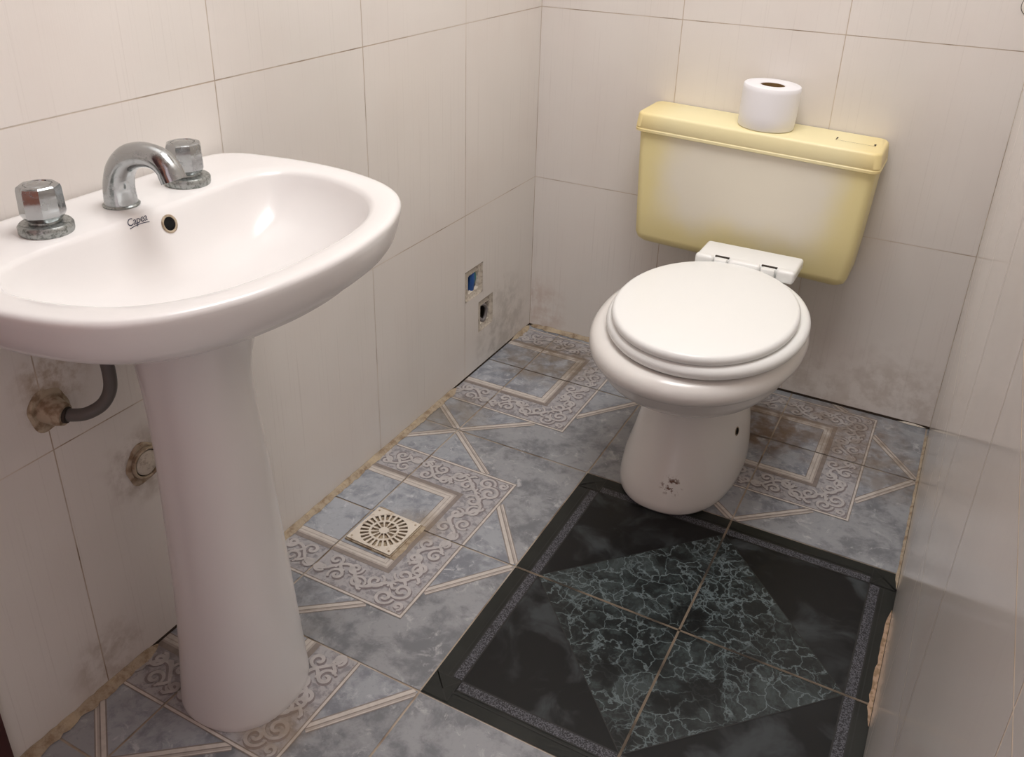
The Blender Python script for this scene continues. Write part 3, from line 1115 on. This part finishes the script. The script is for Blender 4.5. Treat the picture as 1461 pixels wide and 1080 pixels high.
# ------------------------------------------------------------------ toilet roll on the cistern
rc = Vector((0.585, -0.0735))
rz = 0.6680 - TILT * (rc.x - 0.575)
tr = thing('toilet_roll', 'white toilet paper roll standing upright on the cistern lid', 'toilet paper', (rc.x, rc.y, rz))
bm = bmesh.new()
lathe(bm, [(0.0252, 0.0010), (0.0575, 0.0010), (0.0592, 0.003), (0.0605, 0.03), (0.0605, 0.080), (0.0595, 0.0895), (0.0575, 0.0910), (0.0275, 0.0905), (0.0258, 0.0895), (0.0252, 0.088)],
      (rc.x, rc.y, rz), n=64, cap0=False, cap1=False)
rot = Matrix.Translation((rc.x, rc.y, rz)) @ Matrix.Rotation(math.atan(TILT), 4, 'Y') @ Matrix.Translation((-rc.x, -rc.y, -rz))
bm.transform(rot)
new_obj('paper', bm, m_paper, tr, angle=50)
bm = bmesh.new()
lathe(bm, [(0.0251, 0.0012), (0.0251, 0.0885), (0.0240, 0.0885), (0.0240, 0.0012)], (rc.x, rc.y, rz), n=40, cap0=False, cap1=False)
lathe(bm, [(0.0240, 0.004), (0.0001, 0.004)], (rc.x, rc.y, rz), n=40)
bm.transform(rot)
new_obj('cardboard_core', bm, m_card, tr)

# ------------------------------------------------------------------ floor drain
DX, DY, DS = 0.1605, -0.9305, 0.0505
dr = thing('floor_drain', 'square beige floor drain cover with a round radial grate', 'drain', (DX, DY, 0.0))
drot = radians(-1.5)


def dpt(a, b, z):
    return Vector((DX + a * cos(drot) - b * sin(drot), DY + a * sin(drot) + b * cos(drot), z))


bm = bmesh.new()
N = 120
radii = [0.0, 0.0095, 0.0245, 0.0290, 0.0455]
zt, zb = 0.0075, 0.0058


def filled(k, i):
    if k == 0 or k == 2:
        return True
    if k == 1:
        return (i % 10) < 3
    if k == 3:
        return (i % 5) < 2
    return True


def ringpt(k, i, z):
    t = 2 * pi * (i % N) / N
    if k < len(radii):
        return dpt(radii[k] * cos(t), radii[k] * sin(t), z)
    m = max(abs(cos(t)), abs(sin(t)))
    return dpt(DS * cos(t) / m, DS * sin(t) / m, z)


cells = {(k, i) for k in range(5) for i in range(N) if filled(k, i)}
for z, fl in ((zt, False), (zb, True)):
    for k, i in cells:
        if k == 0:
            p = [dpt(0, 0, z), ringpt(1, i, z), ringpt(1, i + 1, z)]
        else:
            p = [ringpt(k, i, z), ringpt(k + 1, i, z), ringpt(k + 1, i + 1, z), ringpt(k, i + 1, z)]
        if fl:
            p.reverse()
        bm.faces.new([bm.verts.new(q) for q in p])
for k, i in cells:
    if k == 0:
        continue
    for (a, b, nb) in (((k, i), (k + 1, i), (k, (i - 1) % N)), ((k, i + 1), (k + 1, i + 1), (k, (i + 1) % N)), ((k, i), (k, i + 1), (k - 1, i)), ((k + 1, i), (k + 1, i + 1), (k + 1, i))):
        if nb in cells or (nb[0] == 5 and False):
            continue
        bm.faces.new([bm.verts.new(q) for q in (ringpt(*a, zt), ringpt(*b, zt), ringpt(*b, zb), ringpt(*a, zb))])
bmesh.ops.remove_doubles(bm, verts=bm.verts, dist=0.00003)
new_obj('grate', bm, m_grate, dr, smooth=False)
bm = bmesh.new()
o = [dpt(a * (DS + .0022), b * (DS + .0022), 0) for a, b in ((-1, -1), (1, -1), (1, 1), (-1, 1))]
i_ = [dpt(a * (DS - .004), b * (DS - .004), 0) for a, b in ((-1, -1), (1, -1), (1, 1), (-1, 1))]
Z = lambda ps, z: [p + Vector((0, 0, z)) for p in ps]
loft(bm, [Z(i_, 0.0012), Z(o, 0.0012), Z(o, 0.0046), Z(i_, 0.0046)], False, False)
new_obj('frame', bm, m_fit, dr, smooth=False)
bm = bmesh.new()
bm.faces.new([bm.verts.new(p) for p in Z(i_, 0.0016)])
new_obj('dark_pit', bm, m_black, dr, smooth=False)
for a, b in ((-1, -1), (1, -1), (-1, 1), (1, 1)):
    bm = bmesh.new()
    c = dpt(a * 0.0430, b * 0.0430, 0)
    lathe(bm, [(0.0022, zt - 0.0005), (0.0022, zt + 0.0005), (0.0012, zt + 0.0008)], (c.x, c.y, 0), n=12)
    new_obj('screw', bm, m_fit, dr)
# mortar pad left round the drain's far corner
bm = bmesh.new()
ring = []
for k in range(40):
    t = 2 * pi * k / 40
    m = max(abs(cos(t)), abs(sin(t)))
    w = 1 + 0.10 * noise.noise(Vector((cos(t) * 3, sin(t) * 3, 1.3)))
    ring.append(dpt((DS + .0055) * w * cos(t) / m + .0045, (DS + .004) * w * sin(t) / m + .0035, 0.0012))
cen = sum(ring, Vector()) / len(ring)
top = [cen + (p - cen) * 0.97 + Vector((0, 0, 0.0012)) for p in ring]
loft(bm, [ring, top])
new_obj('mortar_bed', bm, m_cement, dr)


# ------------------------------------------------------------------ the two broken openings in the left wall
def opening(name, label, hole, seed):
    y0, y1, z0, z1 = hole
    root = thing(name, label, 'wall opening', (0.0, (y0 + y1) / 2, (z0 + z1) / 2), 'broken openings in the left wall')
    bm = bmesh.new()
    D = 0.030
    n = 40
    cy, cz = (y0 + y1) / 2, (z0 + z1) / 2

    def edge(t):
        m = max(abs(cos(t)) / ((y1 - y0) / 2), abs(sin(t)) / ((z1 - z0) / 2))
        return cos(t) / m, sin(t) / m
    rings = []
    for s, x in ((1.0, -0.0005), (0.93, -0.002), (0.60, -0.003), (0.52, -0.010), (0.48, -D)):
        ring = []
        for i in range(n):
            t = 2 * pi * (i + 0.5) / n
            a, b = edge(t)
            k = s * (1 + (0.18 * noise.noise(Vector((cos(t) * 2 + seed, sin(t) * 2, x * 30))) if 0.6 < s < 0.9 else 0))
            ring.append(Vector((x, cy + a * k, cz + b * k)))
        rings.append(ring)
    vs = loft(bm, rings, False, True)
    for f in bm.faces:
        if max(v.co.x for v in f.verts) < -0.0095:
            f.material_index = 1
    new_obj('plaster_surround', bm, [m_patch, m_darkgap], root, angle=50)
    return root, cy, cz


r1, cy, cz = opening('wall_opening', 'upper broken wall opening with blue conduit inside, left wall near corner', HOLE1, 2.0)
bm = bmesh.new()
tube(bm, spl([(-0.016, cy + .002, cz - .036), (-0.012, cy + .003, cz), (-0.016, cy + .005, cz + .036)], 6), 0.010, n=16)
new_obj('blue_conduit', bm, m_blue, r1)
bm = bmesh.new()
tube(bm, spl([(-0.016, cy + .018, cz - .020), (-0.010, cy + .017, cz + .004), (-0.014, cy + .018, cz + .030)], 6), 0.0045, n=12)
new_obj('teal_wire', bm, m_teal, r1)
r2, cy, cz = opening('wall_opening', 'lower broken wall opening with curled grey wire, left wall near floor', HOLE2, 5.0)
bm = bmesh.new()
tube(bm, spl([(-0.012, cy - .016, cz + .024), (-0.0045, cy - .002, cz + .022), (-0.0045, cy + .010, cz + .006), (-0.0045, cy + .006, cz - .014), (-0.005, cy - .006, cz - .022), (-0.012, cy - .014, cz - .012)], 7), 0.0042, n=12)
new_obj('curled_wire', bm, m_wire, r2)

# ------------------------------------------------------------------ round cover plate in the corner by the ceiling side
cp = thing('cover_plate', 'small round white cover plate high on back wall at far right', 'cover plate', (1.031, 0.0, 0.945))
bm = bmesh.new()
lathe(bm, [(0.0185, -0.0003), (0.0185, -0.0016), (0.0170, -0.0024), (0.001, -0.0028)], (1.031, 0, 0.945), axis='y', n=40)
new_obj('plate', bm, m_paint, cp)
bm = bmesh.new()
lathe(bm, [(0.0196, -0.0002), (0.0196, -0.0008), (0.0184, -0.0008), (0.0184, -0.0002)], (1.031, 0, 0.945), axis='y', n=40, cap0=False, cap1=False)
new_obj('dark_edge', bm, m_darkgap, cp)  # thin dark ring round the edge of the plate
